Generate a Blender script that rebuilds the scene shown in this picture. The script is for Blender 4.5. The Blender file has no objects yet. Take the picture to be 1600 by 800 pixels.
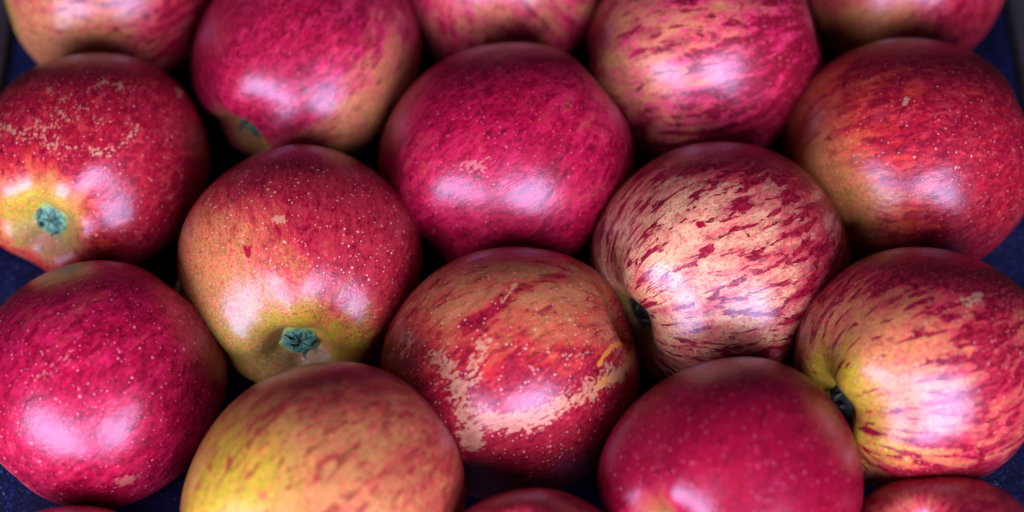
import bpy, bmesh, math, random
import numpy as np
from mathutils import Vector, Matrix, noise as mnoise

# ------------------------------------------------------------------ camera, world, lamps, exposure
scene = bpy.context.scene
COL = scene.collection
scene.render.engine = 'CYCLES'
V = Vector((0, -math.cos(math.radians(60)), math.sin(math.radians(60))))
TARGET = Vector((0, 0, 0.05))
CAM = TARGET + V * 0.533
cd = bpy.data.cameras.new('camera')
cam = bpy.data.objects.new('camera', cd)
COL.objects.link(cam)
cam.location = CAM
cam.rotation_euler = V.to_track_quat('Z', 'Y').to_euler()
cd.lens = 60
cd.sensor_width = 36
cd.clip_start = 0.01
cd.clip_end = 50
cd.dof.use_dof = True
cd.dof.focus_distance = 0.508
cd.dof.aperture_fstop = 4.2
scene.camera = cam

w = bpy.data.worlds.new('World')
scene.world = w
w.use_nodes = True
w.node_tree.nodes['Background'].inputs['Color'].default_value = (0.62, 0.50, 1.0, 1)
w.node_tree.nodes['Background'].inputs['Strength'].default_value = 0.035

def area(name, d, dist, sx, sy, power, col):
    """window-like lamp on the near side of the crate, looking at it"""
    l = bpy.data.lights.new(name, 'AREA')
    l.shape = 'RECTANGLE'; l.size = sx; l.size_y = sy
    l.energy = power; l.color = col
    o = bpy.data.objects.new(name, l); COL.objects.link(o)
    d = Vector(d).normalized()
    o.location = TARGET + d * dist
    o.rotation_euler = d.to_track_quat('Z', 'Y').to_euler()
    return o
area('window_lamp', (-.54, -.78, .35), 0.58, .40, .27, 5.2, (0.88, 0.82, 1.0))
area('window_lamp', (.32, -.84, .47), 0.58, .41, .28, 6.1, (0.88, 0.82, 1.0))

scene.view_settings.view_transform = 'Standard'
scene.view_settings.look = 'None'
scene.view_settings.exposure = 0.0
scene.view_settings.gamma = 1.0
scene.view_settings.use_curve_mapping = False

# ------------------------------------------------------------------ data
# every apple: position of its core, largest radius, direction of the calyx, colouring and marks of its skin.
# marks are laid on the skin in units of the radius, on the side that faces the viewer's side of the crate
APPLES = [{'pos': (-0.14002, 0.11843, 0.04176),
  'R': 0.03776,
  'axis': (-0.93, -0.25, 0.15),
  'label': 'blurred pink and tan striped apple, leftmost in the back row and half out of frame',
  'marks': [('b', 'red', 0.732, -0.286, 0.5357, 0.6548, 0, 0.35), ('b', 'red', -0.696, -0.643, 0.5357, 0.3571, 0, -0.35),
            ('b', 'yel', -0.815, -0.583, 0.3571, 0.4167, 0, 0.15), ('b', 'pale', -0.042, -0.405, 0.8929, 0.3571, 0, 0.4)],
  'closed': 1,
  'red': 0.48,
  'yel': 0.0,
  'pale': 0.25,
  'streak': 0.8,
  'dots': 0.1},
 {'pos': (-0.06892, 0.08247, 0.04151),
  'R': 0.03751,
  'axis': (-0.62, -0.7, 0.36),
  'label': 'blurred crimson apple with a pale diagonal band, blue green calyx low on its left',
  'marks': [('b', 'red', 0.442, -0.57, 0.7558, 0.2907, 35, -0.55), ('b', 'red', 0.733, -0.047, 0.3488, 0.2907, 0, -0.3),
            ('b', 'red', -0.488, 0.186, 0.814, 0.6977, 0, 0.3), ('b', 'red', -0.721, -0.831, 0.2907, 0.2326, 0, -0.5),
            ('b', 'yel', -0.256, -0.744, 0.3488, 0.1744, 0, 0.3)],
  'mag': 1,
  'red': 0.68,
  'yel': 0.05,
  'pale': 0.2,
  'streak': 0.5,
  'dots': 0.1},
 {'pos': (-0.00337, 0.1206, 0.04332),
  'R': 0.03932,
  'axis': (0.2, -0.3, -0.9),
  'label': 'blurred rosy pink apple half out of frame, middle one of the back row',
  'marks': [('b', 'red', 0.029, -0.4, 0.6857, 0.3429, 0, -0.15), ('b', 'red', -0.086, -0.8, 0.8571, 0.1714, 0, 0.25)],
  'mag': 1,
  'red': 0.6,
  'yel': 0,
  'pale': 0.3,
  'streak': 0.4,
  'dots': 0.05},
 {'pos': (0.06591, 0.08157, 0.04272),
  'R': 0.03872,
  'axis': (-0.93, -0.34, -0.1),
  'label': 'blurred apple with slanting red and orange stripes, behind the cream flecked one',
  'marks': [('b', 'red', -0.691, 0.011, 0.5056, 0.618, 0, -0.22), ('b', 'red', 0.657, -0.213, 0.4494, 0.6742, 0, 0.35),
            ('b', 'yel', -0.803, -0.213, 0.3371, 0.5056, 0, 0.1), ('b', 'red', 0.152, 0.348, 0.3371, 0.3371, 0, -0.1)],
  'mag': 1,
  'mott': 0.6,
  'red': 0.6,
  'yel': 0.0,
  'pale': 0.3,
  'streak': 1.0,
  'dots': 0.4},
 {'pos': (0.13646, 0.12097, 0.04077),
  'R': 0.03677,
  'axis': (-0.6, -0.5, -0.6),
  'label': 'blurred apple with orange underside, rightmost in the back row and half out of frame',
  'marks': [('b', 'red', -0.337, -0.577, 0.6135, 0.3681, 20, -0.5), ('b', 'yel', -0.337, -0.73, 0.6135, 0.1534, 10, 0.3),
            ('b', 'red', 0.583, -0.515, 0.3681, 0.3681, 0, 0.3)],
  'red': 0.62,
  'yel': 0.1,
  'pale': 0.15,
  'streak': 0.3,
  'dots': 0.1},
 {'pos': (-0.13733, 0.04042, 0.04023),
  'R': 0.03623,
  'axis': (-0.44, -0.56, 0.7),
  'label': 'dark red apple with scratchy tan flecks and yellow ring round its calyx',
  'marks': [('b', 'red', -0.424, -0.453, 0.3721, 0.3837, 0, -0.95), ('b', 'yel', -0.512, -0.483, 0.3605, 0.3023, 0, 0.7),
            ('b', 'red', -0.686, -0.192, 0.2907, 0.2326, 0, -0.25),
            ('s', 'rus', [(-0.483, 0.273), (-0.279, 0.39), (-0.105, 0.448), (0.012, 0.36)], 0.1163, 0.33),
            ('s', 'rus', [(-0.744, 0.331), (-0.512, 0.244), (-0.279, 0.157), (-0.047, 0.128)], 0.1047, 0.34),
            ('s', 'rus', [(-0.25, 0.128), (0.128, 0.099), (0.331, 0.302)], 0.0756, 0.3),
            ('s', 'rus', [(-0.395, 0.622), (-0.279, 0.535), (0.128, 0.738), (0.36, 0.651), (0.419, 0.535)], 0.0523, 0.3),
            ('b', 'rus', 0.738, 0.634, 0.0465, 0.0523, 0, 0.9), ('b', 'red', 0.477, 0.331, 0.6977, 0.814, 0, 0.2),
            ('b', 'tan', -0.279, -0.657, 0.2907, 0.2326, 0, 0.5), ('b', 'tan', -0.512, -0.657, 0.2326, 0.1744, 0, 0.5)],
  'long': 1.03,
  'red': 0.9,
  'yel': 0.1,
  'pale': 0.0,
  'streak': 0.25,
  'dots': 0.75,
  'warm': 0.6},
 {'pos': (-0.06703, 0.0024, 0.04138),
  'R': 0.03738,
  'axis': (-0.01, -0.76, 0.65),
  'label': 'red and orange apple showing its green calyx in a yellow green hollow',
  'marks': [('b', 'red', -0.761, -0.266, 0.6522, 0.7609, 0, -0.62), ('b', 'red', 0.0, -0.701, 0.7065, 0.4076, 0, -0.75),
            ('b', 'yel', 0.054, -0.538, 0.4076, 0.2446, 0, 0.75), ('b', 'yel', -0.489, -0.783, 0.4076, 0.2717, -30, 0.7),
            ('b', 'red', 0.652, 0.44, 0.7065, 0.9239, 0, 0.3), ('b', 'yel', 0.272, -0.701, 0.2717, 0.2989, 0, 0.5),
            ('b', 'tan', -0.163, -0.783, 0.3261, 0.2174, 0, 0.8), ('b', 'tan', -0.598, -0.484, 0.3804, 0.3804, 0, 0.4),
            ('b', 'red', 0.054, 0.821, 1.087, 0.3261, 0, 0.35), ('b', 'yel', -0.707, -0.158, 0.3804, 0.4891, 0, 0.15),
            ('b', 'rus', -0.163, 0.337, 0.0707, 0.0326, 0, 1.1), ('b', 'drk', -0.408, 0.087, 0.038, 0.0598, 0, 0.9),
            ('b', 'drk', -0.174, 0.266, 0.038, 0.038, 0, 0.8), ('b', 'drk', -0.12, 0.467, 0.0272, 0.0489, 0, 0.7),
            ('b', 'drk', -0.641, 0.402, 0.0217, 0.0326, 0, 0.6), ('b', 'drk', -0.489, -0.321, 0.0272, 0.0272, 0, 0.4)],
  'red': 0.66,
  'yel': 0.12,
  'pale': 0.0,
  'mott': 0.5,
  'streak': 0.3,
  'dots': 1,
  'fleck': 1.0,
  'warm': 0.5},
 {'pos': (-0.00063, 0.03938, 0.04297),
  'R': 0.03897,
  'axis': (-0.74, -0.6, -0.05),
  'label': 'glossy mottled magenta apple directly behind the apple with the lacy scar',
  'marks': [('b', 'red', -0.199, 0.667, 1.1828, 0.2688, 10, 0.15), ('b', 'red', 0.554, 0.559, 0.5914, 0.4301, -30, -0.2),
            ('b', 'red', -0.683, 0.075, 0.3226, 0.5376, 0, -0.14), ('b', 'rus', -0.28, -0.022, 0.172, 0.0699, 10, 0.58),
            ('b', 'red', 0.554, -0.274, 0.4301, 0.1344, 15, -0.25)],
  'dark': 0.85,
  'mag': 1,
  'red': 0.84,
  'yel': 0.0,
  'pale': 0.1,
  'streak': 0.25,
  'dots': 0.5},
 {'pos': (0.06614, 0.00075, 0.04304),
  'R': 0.03904,
  'axis': (-0.77, -0.45, 0.46),
  'label': 'cream apple heavily flecked and streaked crimson, dark calyx hollow on its left',
  'marks': [('b', 'red', 0.119, 0.85, 1.0363, 0.1762, 0, 0.45), ('b', 'red', 0.845, -0.031, 0.3109, 0.9326, 20, 0.3),
            ('b', 'red', -0.399, 0.228, 0.5699, 0.6218, -30, -0.15), ('b', 'red', 0.378, -0.834, 0.9326, 0.2073, 10, 0.3),
            ('b', 'yel', -0.658, -0.446, 0.2073, 0.4145, 0, 0.3), ('b', 'tan', -0.736, -0.601, 0.285, 0.4145, 0, 0.9),
            ('b', 'drk', -0.145, 0.295, 0.0518, 0.0363, 0, 1.0), ('b', 'red', -0.71, 0.591, 0.3109, 0.5181, 30, 0.12)],
  'red': 0.42,
  'yel': 0.05,
  'pale': 0.75,
  'streak': 1.1,
  'dots': 0.1,
  'fleck': 0.8,
  'mott': 0.35,
  'bold': 1},
 {'pos': (0.13086, 0.04, 0.0428),
  'R': 0.0388,
  'axis': (-0.93, -0.3, 0.0),
  'label': 'red apple with golden orange left side, right of the cream flecked apple',
  'marks': [('b', 'red', -0.67, -0.476, 0.5946, 0.4865, 0, -0.75), ('b', 'red', -0.832, 0.119, 0.3243, 0.5946, 0, -0.42),
            ('b', 'yel', -0.724, -0.53, 0.4324, 0.4865, 0, 0.33), ('b', 'red', 0.573, 0.011, 0.7027, 1.027, 0, 0.25),
            ('b', 'rus', -0.038, 0.47, 0.0378, 0.0378, 0, 0.8), ('b', 'red', -0.184, -0.259, 0.4865, 0.2162, 0, -0.2),
            ('b', 'red', -0.13, -0.692, 0.7568, 0.1622, 0, 0.2)],
  'red': 0.76,
  'yel': 0.05,
  'pale': 0.0,
  'streak': 0.5,
  'dots': 0.6,
  'warm': 0.6},
 {'pos': (-0.12512, -0.03936, 0.04075),
  'R': 0.03675,
  'axis': (-0.58, -0.66, 0.0),
  'label': 'bright magenta apple with pale dots, small orange scar low on its front',
  'marks': [('b', 'rus', 0.186, -0.755, 0.1064, 0.0585, 15, 0.75), ('s', 'rus', [(0.027, -0.809), (0.16, -0.766), (0.293, -0.691)], 0.0426, 0.35),
            ('s', 'rus', [(-0.559, -0.037), (-0.346, 0.122), (-0.133, 0.255)], 0.0585, 0.3), ('b', 'red', -0.053, 0.894, 0.6915, 0.2128, 0, -0.2),
            ('b', 'red', 0.053, -0.33, 0.5319, 0.1596, 0, -0.1), ('b', 'red', -0.319, 0.521, 0.3723, 0.266, 30, -0.12),
            ('b', 'drk', 0.33, 0.681, 0.0005, 0.0005, 0, 0.1)],
  'dark': 0.9,
  'closed': 1,
  'mag': 1,
  'red': 0.82,
  'yel': 0.0,
  'pale': 0.05,
  'streak': 0.3,
  'dots': 1.0,
  'wide': 0.85,
  'dotsize': 1.3},
 {'pos': (-0.05323, -0.08392, 0.05573),
  'R': 0.03883,
  'axis': (-0.75, -0.6, 0.1),
  'label': 'big yellow and orange apple with short brownish red dashes, at the lower edge',
  'marks': [('b', 'yel', -0.648, 0.202, 0.493, 0.5164, 0, 0.6), ('b', 'red', 0.854, 0.39, 0.2817, 0.7042, 0, 0.26),
            ('b', 'red', 0.009, 0.859, 0.892, 0.2582, 0, 0.3), ('b', 'yel', -0.789, 0.014, 0.2817, 0.3756, 0, 0.4),
            ('b', 'red', -0.601, 0.014, 0.6573, 0.5634, 0, -0.2)],
  'red': 0.36,
  'yel': 0.12,
  'pale': 0.1,
  'streak': 0.95,
  'dots': 0.1,
  'fleck': 0.9,
  'broad': 1,
  'mott': 0.25},
 {'pos': (0.00059, -0.0354, 0.04199),
  'R': 0.03799,
  'axis': (-0.88, -0.42, -0.2),
  'label': 'red apple with a large pale lacy scar ring around its front',
  'marks': [('b', 'red', -0.531, 0.603, 0.7732, 0.5155, 30, -0.42), ('b', 'red', 0.397, 0.552, 0.6701, 0.3866, -20, -0.42),
            ('b', 'yel', 0.5, 0.655, 0.567, 0.3093, 0, 0.2), ('b', 'red', -0.015, -0.582, 1.1856, 0.4124, 0, 0.4),
            ('b', 'red', -0.84, -0.119, 0.3093, 0.4639, 0, 0.2), ('b', 'red', 0.294, 0.655, 0.567, 0.2062, 30, -0.1),
            ('s', 'rus', [(-0.593, 0.088), (-0.505, 0.01), (-0.418, -0.119), (-0.351, -0.325), (-0.299, -0.505)], 0.1237, 0.55),
            ('s', 'rus', [(-0.351, -0.325), (-0.067, -0.376), (0.242, -0.325), (0.526, -0.211), (0.732, -0.067), (0.912, 0.088)], 0.1134, 0.52),
            ('s', 'rus', [(-0.299, -0.119), (-0.299, 0.036), (-0.222, 0.191)], 0.0825, 0.5),
            ('s', 'rus', [(-0.851, 0.088), (-0.789, 0.216), (-0.814, 0.294)], 0.0412, 0.5), ('b', 'rus', -0.325, -0.531, 0.1031, 0.0619, 0, 0.3),
            ('b', 'rus', -0.015, -0.428, 0.2062, 0.0825, 0, 0.3), ('b', 'rus', 0.088, -0.17, 0.3608, 0.1546, 0, 0.1),
            ('s', 'rus', [(-0.222, 0.191), (-0.015, 0.149), (0.242, 0.129), (0.526, 0.088)], 0.0412, 0.33),
            ('s', 'rus', [(-0.093, 0.526), (-0.015, 0.577), (0.046, 0.629)], 0.0258, 0.5),
            ('s', 'yst', [(0.938, 0.242), (0.887, 0.088), (0.758, -0.067), (0.629, -0.144)], 0.0412, 0.8),
            ('s', 'yst', [(0.655, 0.01), (0.732, 0.165), (0.887, 0.242)], 0.0309, 0.7), ('s', 'yst', [(-0.093, 0.51), (0.046, 0.629)], 0.0258, 0.6),
            ('b', 'yel', 0.809, 0.191, 0.2577, 0.3608, 0, 0.35), ('b', 'drk', 0.557, 0.531, 0.0155, 0.0258, 0, 1.0),
            ('s', 'red', [(-0.325, 0.345), (-0.015, 0.577), (0.345, 0.706)], 0.0515, 0.5),
            ('s', 'rus', [(0.062, 0.113), (0.139, 0.036), (0.18, -0.093), (0.149, -0.144)], 0.0155, 0.42)],
  'red': 0.8,
  'yel': 0.0,
  'pale': 0.15,
  'streak': 0.8,
  'dots': 1,
  'fleck': 0.6,
  'warm': 0.7},
 {'pos': (0.06362, -0.07904, 0.05527),
  'R': 0.03667,
  'axis': (-0.56, -0.44, 0.72),
  'label': 'smooth deep crimson apple with fine white dots, in front of cream flecked apple',
  'marks': [('b', 'red', -0.56, -0.155, 0.18, 0.2, 0, -0.85), ('b', 'yel', -0.51, -0.205, 0.11, 0.12, 0, 0.3), ('b', 'red', 0.015, 0.695, 1.25, 0.3, 0, 0.3),  # last mark: deeper red across the top stands in for a dark reflection
            ('b', 'red', 0.165, 0.345, 0.2, 0.15, 0, -0.06)],
  'dark': 0.66,
  'mag': 1,
  'mott': 0.12,
  'red': 1.1,
  'yel': 0.0,
  'pale': 0.1,
  'streak': 0.12,
  'dots': 0.85},
 {'pos': (0.12201, -0.0412, 0.05464),
  'R': 0.03584,
  'axis': (-0.79, -0.35, 0.52),
  'label': 'red streaked apple on the right, dark calyx in its yellow green hollow',
  'marks': [('b', 'red', -0.479, -0.133, 0.5851, 0.6383, 0, -0.3), ('b', 'yel', -0.691, -0.08, 0.3191, 0.3723, 0, 0.75),
            ('b', 'yel', -0.532, -0.612, 0.3723, 0.3191, 0, 0.5), ('b', 'red', 0.585, -0.133, 0.3723, 1.0106, 0, 0.16),
            ('b', 'red', 0.16, 0.798, 0.9574, 0.2394, 0, 0.4), ('b', 'rus', 0.399, 0.532, 0.117, 0.0638, 30, 0.62),
            ('s', 'red', [(-0.106, -0.532), (0.053, -0.559), (0.319, -0.537)], 0.0372, 0.6),
            ('s', 'red', [(0.0, -0.266), (0.213, -0.239), (0.479, -0.197)], 0.0213, 0.5), ('b', 'drk', 0.223, -0.67, 0.0266, 0.0266, 0, 0.8),
            ('s', 'red', [(-0.319, -0.771), (0.0, -0.851), (0.638, -0.771)], 0.0426, 0.5), ('b', 'yel', -0.213, -0.665, 0.4787, 0.133, 0, 0.35)],
  'bold': 1,
  'red': 0.47,
  'yel': 0.12,
  'pale': 0.1,
  'streak': 1.1,
  'mott': 0.25,
  'dots': 0.65,
  'fleck': 0.8},
 {'pos': (0.00676, -0.11422, 0.05184),
  'R': 0.03344,
  'axis': (0.2, -0.5, -0.8),
  'label': 'dusky red apple top at the lower edge, in front of the scarred apple',
  'marks': [],
  'red': 0.72,
  'yel': 0.05,
  'pale': 0.1,
  'streak': 0.3,
  'dots': 0.2},
 {'pos': (0.12361, -0.10496, 0.04098),
  'R': 0.03278,
  'axis': (0.2, -0.5, -0.8),
  'label': 'dull crimson apple top cut off at the lower right corner',
  'marks': [('b', 'red', -0.419, 0.844, 0.3352, 0.2235, 0, -0.2)],
  'red': 0.75,
  'yel': 0.05,
  'pale': 0.1,
  'streak': 0.3,
  'dots': 0.3},
 {'pos': (-0.12529, -0.11548, 0.03805),
  'R': 0.03405,
  'axis': (0.2, -0.5, -0.8),
  'label': 'thin sliver of a rosy apple below the bright magenta dotted apple',
  'marks': [],
  'red': 0.6,
  'yel': 0.05,
  'pale': 0.3,
  'streak': 0.3,
  'dots': 0.2}]

# ------------------------------------------------------------------ node helper
class NT:
    def __init__(s, name):
        m = bpy.data.materials.new(name); m.use_nodes = True
        s.m = m; s.t = m.node_tree; s.n = s.t.nodes; s.l = s.t.links
        s.b = s.n['Principled BSDF']
    def put(s, sock, v):
        if v is None: return
        if isinstance(v, bpy.types.NodeSocket): s.l.new(v, sock)
        else:
            if sock.type == 'RGBA' and len(v) == 3: v = (*v, 1)
            sock.default_value = v
    def math(s, op, a, b=None, c=None, clamp=False):
        n = s.n.new('ShaderNodeMath'); n.operation = op; n.use_clamp = clamp
        s.put(n.inputs[0], a); s.put(n.inputs[1], b); s.put(n.inputs[2], c)
        return n.outputs[0]
    def vm(s, op, a, b=None, scale=None):
        n = s.n.new('ShaderNodeVectorMath'); n.operation = op
        s.put(n.inputs[0], a); s.put(n.inputs[1], b)
        if scale is not None: s.put(n.inputs['Scale'], scale)
        return n.outputs[0]
    def noise(s, vec, scale, detail=3, rough=.55, dist=0.0):
        n = s.n.new('ShaderNodeTexNoise'); s.put(n.inputs['Vector'], vec)
        n.inputs['Scale'].default_value = scale; n.inputs['Detail'].default_value = detail
        n.inputs['Roughness'].default_value = rough; n.inputs['Distortion'].default_value = dist
        return n.outputs['Fac']
    def step(s, v, lo, hi, a=0.0, b=1.0):
        n = s.n.new('ShaderNodeMapRange'); n.interpolation_type = 'SMOOTHSTEP'
        s.put(n.inputs[0], v); s.put(n.inputs[1], lo); s.put(n.inputs[2], hi)
        s.put(n.inputs[3], a); s.put(n.inputs[4], b)
        return n.outputs[0]
    def mix(s, f, a, b, mode='MIX'):
        n = s.n.new('ShaderNodeMix'); n.data_type = 'RGBA'; n.blend_type = mode
        s.put(n.inputs[0], f); s.put(n.inputs[6], a); s.put(n.inputs[7], b)
        return n.outputs[2]
    def attr(s, name):
        n = s.n.new('ShaderNodeAttribute'); n.attribute_name = name
        return n
    def bump(s, h, strength, dist, prev=None):
        n = s.n.new('ShaderNodeBump'); s.put(n.inputs['Height'], h)
        n.inputs['Strength'].default_value = strength; n.inputs['Distance'].default_value = dist
        if prev is not None: s.l.new(prev, n.inputs['Normal'])
        return n.outputs[0]

# ------------------------------------------------------------------ materials
def skin_material(i, A):
    g = NT('apple_skin_%d' % i)
    a1 = g.attr('tint'); sep = g.n.new('ShaderNodeSeparateColor'); g.l.new(a1.outputs['Color'], sep.inputs[0])
    red, yel, rus = sep.outputs
    a2 = g.attr('tint_more'); sep2 = g.n.new('ShaderNodeSeparateColor'); g.l.new(a2.outputs['Color'], sep2.inputs[0])
    tan, drk, yst = sep2.outputs
    off = g.n.new('ShaderNodeCombineXYZ')
    for k, v in enumerate((i * 3.17, i * 1.31, i * 7.7)): off.inputs[k].default_value = v
    sc = g.vm('ADD', g.attr('streak').outputs['Vector'], off.outputs[0])      # long along the meridians
    fl = g.vm('ADD', g.attr('fleck').outputs['Vector'], off.outputs[0])
    ob = g.vm('ADD', g.attr('unit').outputs['Vector'], off.outputs[0])
    streak = A.get('streak', .5); fleck = A.get('fleck', .25); dots = A.get('dots', .5)
    broad = A.get('broad', 0); wide = A.get('wide', 1.0); warm = A.get('warm', 0.0)
    n_big = g.noise(ob, 2.2, 2)
    n_mot = g.noise(fl, 7.0, 4, .6)
    n_str = g.noise(sc, 7.0 * wide, 4, .6, .4)
    n_st2 = g.noise(sc, 15.0 if broad else 14.0, 4, .6, .5)
    n_wc = g.noise(fl, 15.0, 5, .72, .6)
    n_fin = g.noise(fl, 42.0, 2, .6)
    n_fi2 = g.noise(fl, 24.0, 3, .65)
    n_grain = g.noise(ob, 70.0, 2, .6)
    # ground colour under the blush
    yel_v = g.step(g.math('ADD', yel, g.math('MULTIPLY', g.math('SUBTRACT', n_mot, .5), 0.9)), .12, .75)
    tanc = (0.56, 0.20, 0.075) if not A.get('pale', 0) > .5 else (0.74, 0.40, 0.235)
    if broad: tanc = (0.52, 0.22, 0.07)
    ground = g.mix(A.get('pale', 0) * .7, tanc, (0.74, 0.44, 0.26))
    ground = g.mix(yel_v, ground, g.mix(n_big, (0.46, 0.40, 0.022), (0.50, 0.33, 0.030)))
    ground = g.mix(g.math('MULTIPLY', tan, .85), ground, g.mix(n_mot, (0.24, 0.14, 0.055), (0.40, 0.24, 0.13)))
    # soft mottled blush
    hot = (0.56, 0.014, 0.016) if warm > .55 else ((0.52, 0.016, 0.030) if warm else (0.50, 0.006, 0.055))
    mag = A.get('mag', 0)
    if broad: hot = (0.42, 0.060, 0.040)
    if mag: hot = (0.56, 0.004, 0.080)
    pink = g.mix(n_big, hot, (hot[0] * .92, hot[1] * 1.2, hot[2] * 1.5))
    t = g.math('ADD', red, g.math('MULTIPLY', g.math('SUBTRACT', n_mot, .5), 0.9))
    t = g.math('ADD', t, g.math('MULTIPLY', g.math('SUBTRACT', n_str, .5), 0.55 + 0.5 * streak))
    mb = g.step(t, .14, .80)
    col = g.mix(g.math('MULTIPLY', mb, .97), ground, pink)
    # full deep colour where the blush is strong
    deep = g.mix(n_big, (0.42, 0.0005, 0.018), (0.25, 0.0005, 0.036)) if not mag else g.mix(n_big, (0.42, 0.0005, 0.030), (0.28, 0.0005, 0.060))
    td = g.math('ADD', g.math('ADD', red, g.math('MULTIPLY', g.math('SUBTRACT', n_str, .5), 1.0)),
                g.math('MULTIPLY', g.math('SUBTRACT', n_mot, .5), .8))
    md = g.step(td, .60, .92)
    col = g.mix(g.math('MULTIPLY', md, .9 if not broad else .45), col, deep)
    # watery mottling: paler islands with crisp edges
    wc = g.step(g.math('ADD', n_wc, g.math('MULTIPLY', g.math('SUBTRACT', n_mot, .5), .5)), .53, .585)
    col = g.mix(g.math('MULTIPLY', wc, A.get('mott', .38)), col, g.mix(.78 if not mag else .93, ground, (0.66, 0.045 if not mag else 0.025, 0.085 if not mag else 0.17)))
    wd = g.step(n_wc, .46, .38)
    col = g.mix(g.math('MULTIPLY', wd, g.math('MULTIPLY', mb, .62)), col, (0.15, 0.001, 0.018))
    # broken crimson streaks
    ts = g.math('ADD', g.math('MULTIPLY', g.math('SUBTRACT', red, .5), .22 if not broad else .10), g.math('ADD', g.math('MULTIPLY', n_st2, .80), g.math('MULTIPLY', n_str, .20)))
    ms = g.step(ts, .505 if A.get('bold') else .53, .54 if A.get('bold') else (.57 if not broad else .56))
    col = g.mix(g.math('MULTIPLY', ms, min(1, streak * .9)), col, (0.20, 0.001, 0.020) if not broad else (0.28, 0.040, 0.022))
    # fine flecks
    tf = g.math('ADD', g.math('MULTIPLY', g.math('SUBTRACT', red, .5), .16), n_fin)
    mf = g.step(tf, .52, .575)
    col = g.mix(g.math('MULTIPLY', mf, fleck * .75), col, (0.34, 0.012, 0.030))
    mf2 = g.step(g.math('ADD', n_fi2, g.math('MULTIPLY', g.math('SUBTRACT', red, .5), .2)), .53, .58)
    col = g.mix(g.math('MULTIPLY', mf2, fleck * .62), col, (0.40, 0.020, 0.045))
    # cloudy thin wax over everything
    col = g.mix(g.math('MULTIPLY', g.step(n_grain, .52, .70), .02), col, (0.75, 0.42, 0.40))
    # fine cellular grain of the skin
    gr = g.step(g.math('ADD', g.math('MULTIPLY', n_fin, .55), g.math('MULTIPLY', n_wc, .45)), .36, .64, .62, 1.30)
    gc = g.n.new('ShaderNodeCombineColor')
    for q_ in range(3): g.l.new(gr, gc.inputs[q_])
    col = g.mix(.85 if A.get('mott', .38) > .13 else .45, col, gc.outputs[0], 'MULTIPLY')
    # orange scar streaks, pale russet scars with ragged edges
    my = g.step(g.math('ADD', yst, g.math('MULTIPLY', g.math('SUBTRACT', n_fi2, .5), 1.0)), .40, .55)
    col = g.mix(my, col, (0.68, 0.25, 0.035))
    rr = g.math('ADD', rus, g.math('MULTIPLY', g.math('SUBTRACT', n_fi2, .5), 1.1))
    rr = g.math('ADD', rr, g.math('MULTIPLY', g.math('SUBTRACT', n_fin, .5), 1.0))
    rr = g.math('ADD', rr, g.math('MULTIPLY', g.math('SUBTRACT', n_mot, .5), .7))
    mr = g.math('MULTIPLY', g.step(rr, .38, .50), g.step(rus, .06, .16))
    col = g.mix(g.math('MULTIPLY', mr, g.step(n_wc, .35, .6, .55, .85)), col, g.mix(n_fi2, (0.50, 0.19, 0.11), (0.60, 0.34, 0.23)))
    # lenticels: pale dots, sparse cells of two sizes
    def cells(scale, rad, keep):
        v = g.n.new('ShaderNodeTexVoronoi'); v.inputs['Scale'].default_value = scale
        g.put(v.inputs['Vector'], ob)
        s = g.n.new('ShaderNodeSeparateColor'); g.l.new(v.outputs['Color'], s.inputs[0])
        k = g.step(s.outputs[0], 1 - keep, 1 - keep + .02)
        r = g.math('MULTIPLY', g.math('ADD', g.math('MULTIPLY', s.outputs[1], .6), .6), rad)
        d = g.step(v.outputs['Distance'], g.math('MULTIPLY', r, .55), r, 1.0, 0.0)
        return g.math('MULTIPLY', d, k)
    ds = A.get('dotsize', 1.0)
    d1 = cells(12.5 / ds ** .5, .135 * ds ** .5, .85)
    d2 = cells(23.0, .20, .80)
    dd = g.math('MAXIMUM', d1, g.math('MULTIPLY', d2, .8))
    dd = g.math('MULTIPLY', dd, min(1, dots))
    col = g.mix(g.math('MULTIPLY', dd, .85), col, (0.80, 0.44, 0.40))
    # dark red specks and pits
    mk = g.step(g.math('ADD', drk, g.math('MULTIPLY', g.math('SUBTRACT', n_fi2, .5), 1.6)), .42, .62)
    mk = g.math('MULTIPLY', mk, g.step(drk, .08, .2))
    col = g.mix(mk, col, (0.30, 0.003, 0.022))
    if A.get('dark'): col = g.mix(1.0, col, (A['dark'], A['dark'] * .5, A['dark'] * .8), 'MULTIPLY')
    g.put(g.b.inputs['Base Color'], col)
    rough = g.math('ADD', g.math('MULTIPLY', g.math('SUBTRACT', n_mot, .5), .16), A.get('rough', .30))
    rough = g.math('ADD', rough, g.math('MULTIPLY', mr, .14))
    rough = g.math('ADD', rough, g.math('MULTIPLY', a2.outputs['Alpha'], .30))
    g.put(g.b.inputs['Roughness'], rough)
    g.put(g.b.inputs['Specular IOR Level'], .70)
    g.put(g.b.inputs['Specular Tint'], (0.54, 0.66, 1.0))
    g.put(g.b.inputs['Coat Weight'], 0.0)
    b = g.bump(g.math('ADD', n_mot, g.math('MULTIPLY', n_fi2, .08)), .20, .0014)
    b = g.bump(g.math('ADD', dd, g.math('MULTIPLY', n_grain, .7)), .25, .00022, b)
    g.put(g.b.inputs['Normal'], b)
    return g.m

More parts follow.
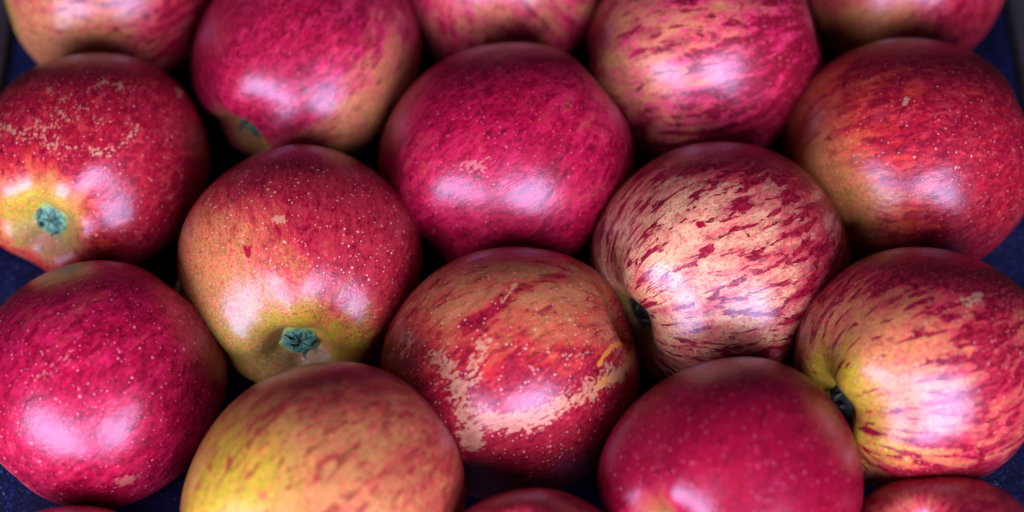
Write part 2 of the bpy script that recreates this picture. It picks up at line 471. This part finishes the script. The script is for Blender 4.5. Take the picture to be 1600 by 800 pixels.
def simple_material(name, c1, c2, scale, rough, spec=.5, bump=.3, bd=.0004, detail=4):
    g = NT(name)
    tc = g.n.new('ShaderNodeTexCoord')
    n = g.noise(tc.outputs['Object'], scale, detail, .6)
    g.put(g.b.inputs['Base Color'], g.mix(g.step(n, .3, .7), c1, c2))
    g.put(g.b.inputs['Roughness'], rough); g.put(g.b.inputs['Specular IOR Level'], spec)
    g.put(g.b.inputs['Normal'], g.bump(n, bump, bd))
    return g.m
def cup_material():
    g = NT('calyx_cup')
    tc = g.n.new('ShaderNodeTexCoord'); o = tc.outputs['Object']
    d = g.n.new('ShaderNodeVectorMath'); d.operation = 'LENGTH'; g.l.new(o, d.inputs[0])
    n = g.noise(o, 22, 4, .65)
    k = g.step(g.math('ADD', d.outputs['Value'], g.math('MULTIPLY', g.math('SUBTRACT', n, .5), .09)), .10, .165)
    c = g.mix(g.step(n, .38, .62), (0.025, 0.12, 0.13), (0.13, 0.36, 0.27))
    c = g.mix(k, c, (0.28, 0.42, 0.06))
    g.put(g.b.inputs['Base Color'], c); g.put(g.b.inputs['Roughness'], .55)
    g.put(g.b.inputs['Normal'], g.bump(n, .6, .0012))
    return g.m
M_CUP = cup_material()
M_SEPAL = simple_material('calyx_sepal', (0.010, 0.04, 0.05), (0.12, 0.28, 0.23), 500, .45)
M_SEPAL_DRY = simple_material('calyx_sepal_dry', (0.012, 0.018, 0.022), (0.10, 0.13, 0.12), 500, .5)
M_DARK = simple_material('slit_shade', (0.004, 0.006, 0.008), (0.012, 0.014, 0.014), 300, .8, .2)
M_STEM = simple_material('apple_stem', (0.10, 0.055, 0.015), (0.30, 0.24, 0.06), 300, .35)
M_CRATE = simple_material('crate_plastic', (0.035, 0.033, 0.042), (0.070, 0.066, 0.080), 900, .55, .4, .5, .0005)

def tray_material():
    g = NT('tray_fibre')
    tc = g.n.new('ShaderNodeTexCoord'); o = tc.outputs['Object']
    n1 = g.noise(o, 700, 3, .7); n2 = g.noise(o, 60, 4, .6); n3 = g.noise(o, 1500, 2, .6)
    c = g.mix(g.step(n2, .3, .7), (0.0006, 0.0012, 0.022), (0.001, 0.004, 0.050))
    c = g.mix(g.math('MULTIPLY', g.step(n1, .5, .75), .6), c, (0.006, 0.03, 0.24))
    c = g.mix(g.math('MULTIPLY', g.step(n3, .66, .74), .8), c, (0.20, 0.38, 0.9))
    g.put(g.b.inputs['Base Color'], c); g.put(g.b.inputs['Roughness'], .72); g.put(g.b.inputs['Specular IOR Level'], .25)
    g.put(g.b.inputs['Normal'], g.bump(n1, .7, .0008))
    return g.m

# ------------------------------------------------------------------ mesh helpers
def link(name, me, mat, parent=None):
    o = bpy.data.objects.new(name, me); COL.objects.link(o)
    if mat is not None and not me.materials: me.materials.append(mat)
    if parent is not None: o.parent = parent
    return o
def pydata(name, v, f, smooth=True):
    me = bpy.data.meshes.new(name); me.from_pydata([tuple(map(float, p)) for p in v], [], f); me.validate(); me.update()
    if smooth: me.polygons.foreach_set('use_smooth', [True] * len(me.polygons))
    return me
def hermite(pts, n):
    """smooth curve through the profile points, n samples evenly spaced along it"""
    P = np.array(pts); P = np.vstack([[-P[1, 0], P[1, 1]], P, [-P[-2, 0], P[-2, 1]]])
    out = []
    for k in range(1, len(P) - 2):
        p0, p1, p2, p3 = P[k - 1:k + 3]
        for t in np.linspace(0, 1, 24, endpoint=False):
            out.append(.5 * ((2 * p1) + (-p0 + p2) * t + (2 * p0 - 5 * p1 + 4 * p2 - p3) * t * t + (-p0 + 3 * p1 - 3 * p2 + p3) * t ** 3))
    out.append(P[-2]); out = np.array(out)
    s = np.r_[0, np.cumsum(np.linalg.norm(np.diff(out, axis=0), axis=1))]
    q = np.linspace(0, s[-1], n)
    return np.c_[np.interp(q, s, out[:, 0]), np.interp(q, s, out[:, 1])], q

NU, NV = 200, 128
CALYX_Z = -0.77
PROFILE = [(0, .54), (.06, .57), (.12, .72), (.19, .87), (.31, .945), (.50, .885), (.71, .71), (.88, .45), (.98, .15), (.985, -.16),
           (.905, -.45), (.765, -.69), (.59, -.85), (.43, -.925), (.32, -.92), (.22, -.855), (.13, -.795), (0, CALYX_Z)]
CLOSED = [(.19, .87), (.31, .945), (.50, .885), (.71, .71), (.88, .45), (.98, .15), (.985, -.16), (.905, -.45), (.765, -.68), (.59, -.84), (.41, -.935), (.25, -.98), (.13, -.985), (.06, -.98), (0, -.975)]

def seg_dist(px, py, a, b):
    ax, ay = a; bx, by = b
    vx, vy = bx - ax, by - ay
    L = vx * vx + vy * vy + 1e-9
    t = np.clip(((px - ax) * vx + (py - ay) * vy) / L, 0, 1)
    return np.hypot(px - ax - t * vx, py - ay - t * vy)

def skin_mesh(i, A, frame, rot):
    rng = np.random.default_rng(100 + i)
    pts = PROFILE if not A.get('closed') else PROFILE[:3] + CLOSED
    pts = [(q[0], q[1] * (A.get('long', 1.0) if -.9 < q[1] < .9 else 1.0) + (A.get('long', 1.0) - 1) * (.9 if q[1] >= .9 else (-.9 if q[1] <= -.9 else 0))) for q in pts]
    prof, s = hermite(pts, NV)
    s = s / s[-1] * math.pi
    ph = np.linspace(0, 2 * math.pi, NU, endpoint=False)
    S, PH = np.meshgrid(s[1:-1], ph, indexing='ij')
    Rr = np.repeat(prof[1:-1, 0][:, None], NU, 1); Z = np.repeat(prof[1:-1, 1][:, None], NU, 1)
    # five soft lobes, strongest at the calyx end, and an uneven body
    wc = np.exp(-((S - 2.55) / .55) ** 2); wb = np.exp(-((S - 1.5) / .9) ** 2)
    p5 = rng.uniform(0, 6.28); lobe = np.cos(5 * PH + p5) + .35 * np.cos(2 * PH + rng.uniform(0, 6.28)) + .3 * np.cos(3 * PH + rng.uniform(0, 6.28))
    Rr = Rr * (1 + .010 * wb * lobe + (.022 if not A.get('closed') else .004) * wc * lobe)
    Z = Z - (.028 if not A.get('closed') else .004) * wc * lobe + .02 * np.exp(-((S - .5) / .4) ** 2) * np.cos(PH + rng.uniform(0, 6.28))
    Z = Z + .018 * np.cos(PH + rng.uniform(0, 6.28)) * Rr
    # fine folds running into the calyx hollow
    fold = np.exp(-((S - 2.95) / .13) ** 2)
    Rr = Rr * (1 + .002 * fold * np.cos(13 * PH + 2 * np.sin(3 * PH + p5)))
    x = Rr * np.cos(PH); y = Rr * np.sin(PH)
    for k in range(7):
        d = rng.normal(size=3); d /= np.linalg.norm(d); fq = rng.uniform(1.2, 3.2); q = rng.uniform(0, 6.28)
        wv = 1 + .0062 * np.sin(fq * (d[0] * x + d[1] * y + d[2] * Z) * 1.6 + q)
        x, y, Z = x * wv, y * wv, Z * wv
    P = np.stack([x, y, Z], -1).reshape(-1, 3)
    top = np.array([[0, 0, prof[0, 1]]]); bot = np.array([[0, 0, prof[-1, 1]]])
    P = np.vstack([top, P, bot])
    nr = NV - 2
    F = []
    for a in range(nr - 1):
        r0 = 1 + a * NU; r1 = r0 + NU
        for b in range(NU):
            c = (b + 1) % NU
            F.append((r0 + b, r1 + b, r1 + c, r0 + c))
    last = 1 + (nr - 1) * NU; e = len(P) - 1
    for b in range(NU):
        c = (b + 1) % NU
        F.append((0, 1 + b, 1 + c)); F.append((e, last + c, last + b))
    me = bpy.data.meshes.new('apple_skin')
    me.from_pydata([tuple(p) for p in (P * A['R'] * 1.018).tolist()], [], F); me.update()
    me.polygons.foreach_set('use_smooth', [True] * len(me.polygons))
    # ---- attributes
    Rm = np.array(rot)                       # local -> world
    right, up, fw = frame
    wdir = P @ Rm.T
    dx, dy, dz = wdir @ np.array(right), wdir @ np.array(up), wdir @ np.array(fw)
    face = np.clip((dz + .15) / .3, 0, 1)
    ch = {'red': np.full(len(P), A['red']), 'yel': np.full(len(P), A['yel']), 'rus': np.zeros(len(P)), 'tan': np.zeros(len(P)),
          'drk': np.zeros(len(P)), 'yst': np.zeros(len(P)), 'pale': np.zeros(len(P))}
    wob = np.array([mnoise.noise(Vector(p) * 3.5 + Vector((i, 0, 0))) for p in P]) * .05
    wob2 = np.array([mnoise.noise(Vector(p) * 3.5 + Vector((0, i + 9, 0))) for p in P]) * .05
    for mk in A['marks']:
        if mk[0] == 'b':
            _, c, bx, by, rx, ry, ang, amt = mk
            big = 1.0 if max(rx, ry) > .2 else .15
            ca, sa = math.cos(math.radians(ang)), math.sin(math.radians(ang))
            ex, ey = dx + wob * big * 2 - bx, dy + wob2 * big * 2 - by
            u_, v_ = (ex * ca + ey * sa) / rx, (-ex * sa + ey * ca) / ry
            ch[c] += amt * np.exp(-(u_ * u_ + v_ * v_)) * face
        else:
            _, c, pts, wd, amt = mk
            d = np.min([seg_dist(dx + wob, dy + wob2, pts[k], pts[k + 1]) for k in range(len(pts) - 1)], axis=0)
            add = amt * np.exp(-(d / (wd * .9)) ** 2) * face
            ch[c] = np.maximum(ch[c], add) if c != 'red' else ch[c] + add
    ch['red'] = ch['red'] - .05 * ch['pale']
    SS = np.r_[0, S.reshape(-1), math.pi]; PP = np.r_[0, PH.reshape(-1), 0]
    # calyx hollow and stem hollow: the blush gives way to green and tan
    cal = np.clip((SS - 2.72) / .3, 0, 1); stm = np.clip((.5 - SS) / .3, 0, 1)
    ch['red'] = ch['red'] * (1 - .85 * cal) * (1 - .75 * stm)
    ch['yel'] = ch['yel'] + .45 * cal + .3 * stm
    ch['tan'] = np.clip(ch['tan'] + .45 * cal * (.5 + .5 * np.sin(2 * PP + p5)) + .5 * stm, 0, 1)
    def colattr(name, a, b, c, d=None):
        at = me.attributes.new(name, 'FLOAT_COLOR', 'POINT')
        at.data.foreach_set('color', np.stack([a, b, c, np.ones_like(a) if d is None else d], -1).astype('f').ravel())
    colattr('tint', ch['red'], ch['yel'], ch['rus']); colattr('tint_more', ch['tan'], ch['drk'], ch['yst'], cal)
    def vecattr(name, arr):
        at = me.attributes.new(name, 'FLOAT_VECTOR', 'POINT'); at.data.foreach_set('vector', arr.astype('f').ravel())
    rad = np.clip(np.hypot(P[:, 0], P[:, 1]), .12, 1)
    cx, cy = np.cos(PP), np.sin(PP)
    twist = .12 * np.sin(2.1 * SS + i)
    cx2, cy2 = np.cos(PP + twist), np.sin(PP + twist)
    vecattr('streak', np.stack([cx2, cy2, SS * .36], -1))
    vecattr('fleck', np.stack([P[:, 0], P[:, 1], P[:, 2] * .5 + SS * -.05], -1))
    vecattr('unit', P)
    return me

def leaf_mesh(name, L, W, curl, seed):
    """one small pointed sepal: thick, grooved, curled; starts at the rim and folds in and up"""
    rng = random.Random(seed)
    n, m = 9, 5
    v, f = [], []
    ang = .25; x = z = 0.0; pts = []
    for a in range(n):
        pts.append((x, z)); ang += curl[min(a, len(curl) - 1)]
        x += L / (n - 1) * math.cos(ang); z += L / (n - 1) * math.sin(ang)
    for side in (0, 1):
        for a in range(n):
            t = a / (n - 1); wd = W * (1 - t ** 1.6) * (.75 + .5 * math.sin(min(1, t * 2.4) * math.pi * .5)) + W * .03
            for b in range(m):
                u = b / (m - 1) * 2 - 1
                v.append((pts[a][0], u * wd + rng.uniform(-.02, .02) * W, pts[a][1] + (u * u) * wd * .45 - side * (W * .16) * (1 - t * .6)))
    for a in range(n - 1):
        for b in range(m - 1):
            p = a * m + b; f.append((p, p + m, p + m + 1, p + 1))
            q = n * m + p; f.append((q, q + 1, q + m + 1, q + m))
    for a in range(n - 1):
        for b in (0, m - 1):
            p = a * m + b; q = p + n * m
            f.append((p, q, q + m, p + m) if b else (p, p + m, q + m, q))
    for b in range(m - 1):
        for a in (0, n - 1):
            p = a * m + b; q = p + n * m
            f.append((p, p + 1, q + 1, q) if a == 0 else (p, q, q + 1, p + 1))
    return pydata(name, v, f)

def lathe(name, prof, n, wave=0.0, kk=5):
    v, f = [], []
    for a, (r, z) in enumerate(prof):
        for b in range(n):
            t = 2 * math.pi * b / n; q = r * (1 + wave * math.cos(kk * t))
            v.append((q * math.cos(t), q * math.sin(t), z))
    for a in range(len(prof) - 1):
        for b in range(n):
            c = (b + 1) % n; f.append((a * n + b, a * n + c, (a + 1) * n + c, (a + 1) * n + b))
    f.append([(len(prof) - 1) * n + b for b in range(n)])
    return pydata(name, v, f)

def stem_mesh(L, r0, bend):
    v, f = [], []; n, m = 14, 12
    for a in range(n):
        t = a / (n - 1); r = r0 * (1.25 - .5 * math.sin(t * 2.6)) * (1 if t < .86 else 1.25)
        if a == n - 1: r *= .75
        for b in range(m):
            q = 2 * math.pi * b / m
            v.append((bend * t * t + r * math.cos(q) * (1 + .1 * math.sin(3 * q)), r * math.sin(q), L * t))
    for a in range(n - 1):
        for b in range(m):
            c = (b + 1) % m; f.append((a * m + b, a * m + c, (a + 1) * m + c, (a + 1) * m + b))
    f.append([(n - 1) * m + b for b in range(m)])
    return pydata('stem', v, f)

# ------------------------------------------------------------------ the crate and the tray
def wall_mesh(p0, p1, z0, z1, th, nrm):
    """crate side: thick rounded top rim, an outer lip and slots below it"""
    bm = bmesh.new()
    p0, p1, nrm = Vector(p0), Vector(p1), Vector(nrm)
    prof = [(0, z0), (0, z1 - .004), (.0012, z1 - .0012), (.004, z1), (th - .004, z1), (th - .001, z1 - .0012), (th, z1 - .004),
            (th, z1 - .012), (th - .005, z1 - .014), (th - .005, z0)]
    N = 24
    rows = []
    for k in range(N + 1):
        c = p0.lerp(p1, k / N)
        rows.append([bm.verts.new(c + nrm * a + Vector((0, 0, b))) for a, b in prof])
    for k in range(N):
        for j in range(len(prof)):
            q = (j + 1) % len(prof)
            bm.faces.new((rows[k][j], rows[k + 1][j], rows[k + 1][q], rows[k][q]))
    bm.faces.new(rows[0][::-1]); bm.faces.new(rows[-1])
    bmesh.ops.recalc_face_normals(bm, faces=bm.faces)
    me = bpy.data.meshes.new('side_panel'); bm.to_mesh(me); bm.free()
    return me

XL, XR, YF, YB = -.1815, .1815, -.156, .1715
RIM = .018
crate = bpy.data.objects.new('fruit_crate', None); COL.objects.link(crate)
crate.location = (0, 0, -.006)
crate['label'] = 'dark grey shallow crate round the blue tray, its low rim in the top right corner'
crate['category'] = 'crate'
def cpart(name, me):
    o = link(name, me, M_CRATE, crate); return o
cpart('side_panel', wall_mesh((XR, YF - .012, 0), (XR, YB + .012, 0), 0, RIM + .006, .012, (1, 0, 0)))
cpart('side_panel', wall_mesh((XL, YF - .012, 0), (XL, YB + .012, 0), 0, RIM + .006, .012, (-1, 0, 0)))
cpart('end_panel', wall_mesh((XL + .0003, YB, 0), (XR - .0003, YB, 0), 0, RIM + .004, .012, (0, 1, 0)))
cpart('end_panel', wall_mesh((XL + .0003, YF, 0), (XR - .0003, YF, 0), 0, RIM + .004, .012, (0, -1, 0)))
bm = bmesh.new(); bmesh.ops.create_cube(bm, size=1)
bmesh.ops.scale(bm, vec=(XR - XL + .02, YB - YF + .02, .004), verts=bm.verts)
bmesh.ops.translate(bm, vec=((XR + XL) / 2, (YB + YF) / 2, -.0025), verts=bm.verts)
bmesh.ops.bevel(bm, geom=bm.edges[:], offset=.001, segments=2, affect='EDGES')
me = bpy.data.meshes.new('base_panel'); bm.to_mesh(me); bm.free(); cpart('base_panel', me)

bm = bmesh.new(); bmesh.ops.create_cube(bm, size=1)
bmesh.ops.scale(bm, vec=(1.4, 1.2, .02), verts=bm.verts)
bmesh.ops.bevel(bm, geom=bm.edges[:], offset=.002, segments=2, affect='EDGES')
me = bpy.data.meshes.new('table_top'); bm.to_mesh(me); bm.free()
table = link('table_top', me, simple_material('table_wood', (0.020, 0.014, 0.012), (0.045, 0.030, 0.022), 30, .6))
table.location = (0, 0, -.0215); table['kind'] = 'structure'
table['label'] = 'dark surface the crate stands on'

nx, ny = 300, 290
xs = np.linspace(XL + .002, XR - .002, nx); ys = np.linspace(YF + .002, YB - .002, ny)
GX, GY = np.meshgrid(xs, ys)
ridge = .0165 + .0012 * np.sin(GX * 140) * np.sin(GY * 120)
Zt = ridge.copy()
for A in APPLES:
    px, py, pz = A['pos']; Rc = A['R'] * 1.035
    d2 = (GX - px) ** 2 + (GY - py) ** 2
    cup = np.where(d2 < (Rc * .98) ** 2, pz - np.sqrt(np.maximum(Rc * Rc - d2, 1e-9)), 1.0)
    cup = np.maximum(cup, pz - A['R'] * 1.01)
    k = .003
    h = np.clip(.5 + .5 * (Zt - cup) / k, 0, 1)
    Zt = Zt * (1 - h) + np.where(cup > .5, Zt, cup) * h - k * h * (1 - h)
Zt = np.maximum(Zt, .0008)
vts = np.stack([GX, GY, Zt], -1).reshape(-1, 3)
fcs = [(j * nx + k, j * nx + k + 1, (j + 1) * nx + k + 1, (j + 1) * nx + k) for j in range(ny - 1) for k in range(nx - 1)]
tray = link('fruit_tray', pydata('fruit_tray', vts, fcs), tray_material())
sm = tray.modifiers.new('thickness', 'SOLIDIFY'); sm.thickness = .0006; sm.offset = -1
tray['label'] = 'deep blue moulded fibre tray with hollows under the apples, showing in the gaps'
tray['category'] = 'tray'

# ------------------------------------------------------------------ the apples
DOME = [(.178, -.07), (.168, -.022), (.145, .002), (.105, .016), (.055, .016), (.012, .010)]
CUP = lathe('calyx', DOME, 60, .05)
def star_mesh():
    """shade of the slits between the sepals, as a thin dark star laid over the dome"""
    n, m = 100, 8; v = []; f = []
    rr = [p[0] for p in DOME][::-1]; zz = [p[1] for p in DOME][::-1]
    rng = random.Random(4); arm = [rng.uniform(.7, 1.1) for _ in range(6)]
    for a in range(n):
        t = 2 * math.pi * a / n; k = int((t * 5 / (2 * math.pi)) + .5) % 5
        e = .016 + .105 * arm[k] * max(0, math.cos(5 * t)) ** 9 if math.cos(5 * t) > 0 else .016
        for b in range(m):
            q = e * b / (m - 1) + .001
            v.append((q * math.cos(t), q * math.sin(t), float(np.interp(q, rr, zz)) + .0045 * (1 - (b / (m - 1)) ** 6)))
    for a in range(n):
        c = (a + 1) % n
        for b in range(m - 1): f.append((a * m + b, a * m + b + 1, c * m + b + 1, c * m + b))
    f.append([a * m for a in range(n)][::-1])
    return pydata('calyx_slit_shade', v, f)
SLIT_SHADE = star_mesh()
SEPALS = [leaf_mesh('sepal', .10, .021, [.10, .20, .10, .10, .15, .30, .5], 1),
          leaf_mesh('sepal', .12, .018, [.15, .25, .20, .10, .35, .50, .6], 2),
          leaf_mesh('sepal', .09, .023, [.05, .15, .05, .10, .20, .2, .3], 3)]
STEM = stem_mesh(.42, .045, .05)
LOOK = {1: 'open', 5: 'open', 6: 'open', 8: 'dry', 14: 'dry', 13: 'open', 0: 'open', 3: 'open', 7: 'dry', 11: 'open', 9: 'dry'}

def build_apple(i, A):
    c = Vector(A['pos'])
    fw = (CAM - c).normalized(); right = Vector((1, 0, 0)); right = (right - fw * right.dot(fw)).normalized(); up = fw.cross(right)
    ax = A['axis']; cal = (right * ax[0] + up * ax[1] + fw * ax[2]).normalized()
    zax = -cal
    ref = Vector((.3, .2, .9)).normalized()
    xax = ref.cross(zax).normalized(); yax = zax.cross(xax)
    rot = Matrix((xax, yax, zax)).transposed()
    root = bpy.data.objects.new('apple', None); COL.objects.link(root)
    base = Vector((c.x, c.y, c.z - A['R']))
    root.location = base; root.empty_display_size = .02
    root['label'] = A['label']; root['category'] = 'apple'; root['group'] = 'apples laid out in the blue tray'
    body = link('skin', skin_mesh(i, A, (right, up, fw), rot), skin_material(i, A), root)
    body.matrix_local = Matrix.Translation(c - base) @ rot.to_4x4()
    S = A['R'] * 1.018
    if i in LOOK:
        dry = LOOK[i] == 'dry'
        def place(name, me, mat, parent, M):
            o = bpy.data.objects.new(name, me); COL.objects.link(o)
            if not me.materials: me.materials.append(mat)
            o.material_slots[0].link = 'OBJECT'; o.material_slots[0].material = mat
            o.parent = parent; o.matrix_local = M; return o
        flip = Matrix.Rotation(math.pi, 4, 'X')
        M0 = Matrix.Translation(c - base) @ rot.to_4x4() @ Matrix.Translation((0, 0, (CALYX_Z - (.045 if not dry else .03)) * A.get('long', 1.0) * S)) @ flip @ Matrix.Scale(S * (1.0 if dry else 1.14), 4)
        cx = place('calyx', CUP, M_CUP if not dry else M_SEPAL_DRY, root, M0)
        cx.matrix_local = M0 @ Matrix.Rotation(i * 1.3, 4, 'Z')
        place('calyx_slit_shade', SLIT_SHADE, M_DARK, cx, Matrix.Identity(4))
        rng = random.Random(i)
        a0 = rng.uniform(0, 6.28)
        for k in range(5):
            a = math.pi / 5 + k * 2 * math.pi / 5 + rng.uniform(-.16, .16)
            Mk = Matrix.Rotation(a, 4, 'Z') @ Matrix.Translation((.115 + rng.uniform(-.02, .02), 0, .012)) @ Matrix.Rotation(math.pi + rng.uniform(-.2, .2), 4, 'Z') \
                @ Matrix.Rotation(rng.uniform(-.15, .25), 4, 'Y') @ Matrix.Scale(rng.uniform(.85, 1.1), 4)
            place('sepal', SEPALS[rng.randrange(3)], M_SEPAL if not dry else M_SEPAL_DRY, cx, Mk)
    if i == 10:
        st = link('stem', stem_mesh(.66, .055, .10), M_STEM, root)
        st.matrix_local = Matrix.Translation(c - base) @ rot.to_4x4() @ Matrix.Translation((0, 0, .47 * S)) @ Matrix.Scale(S, 4)
for i, A in enumerate(APPLES):
    build_apple(i, A)
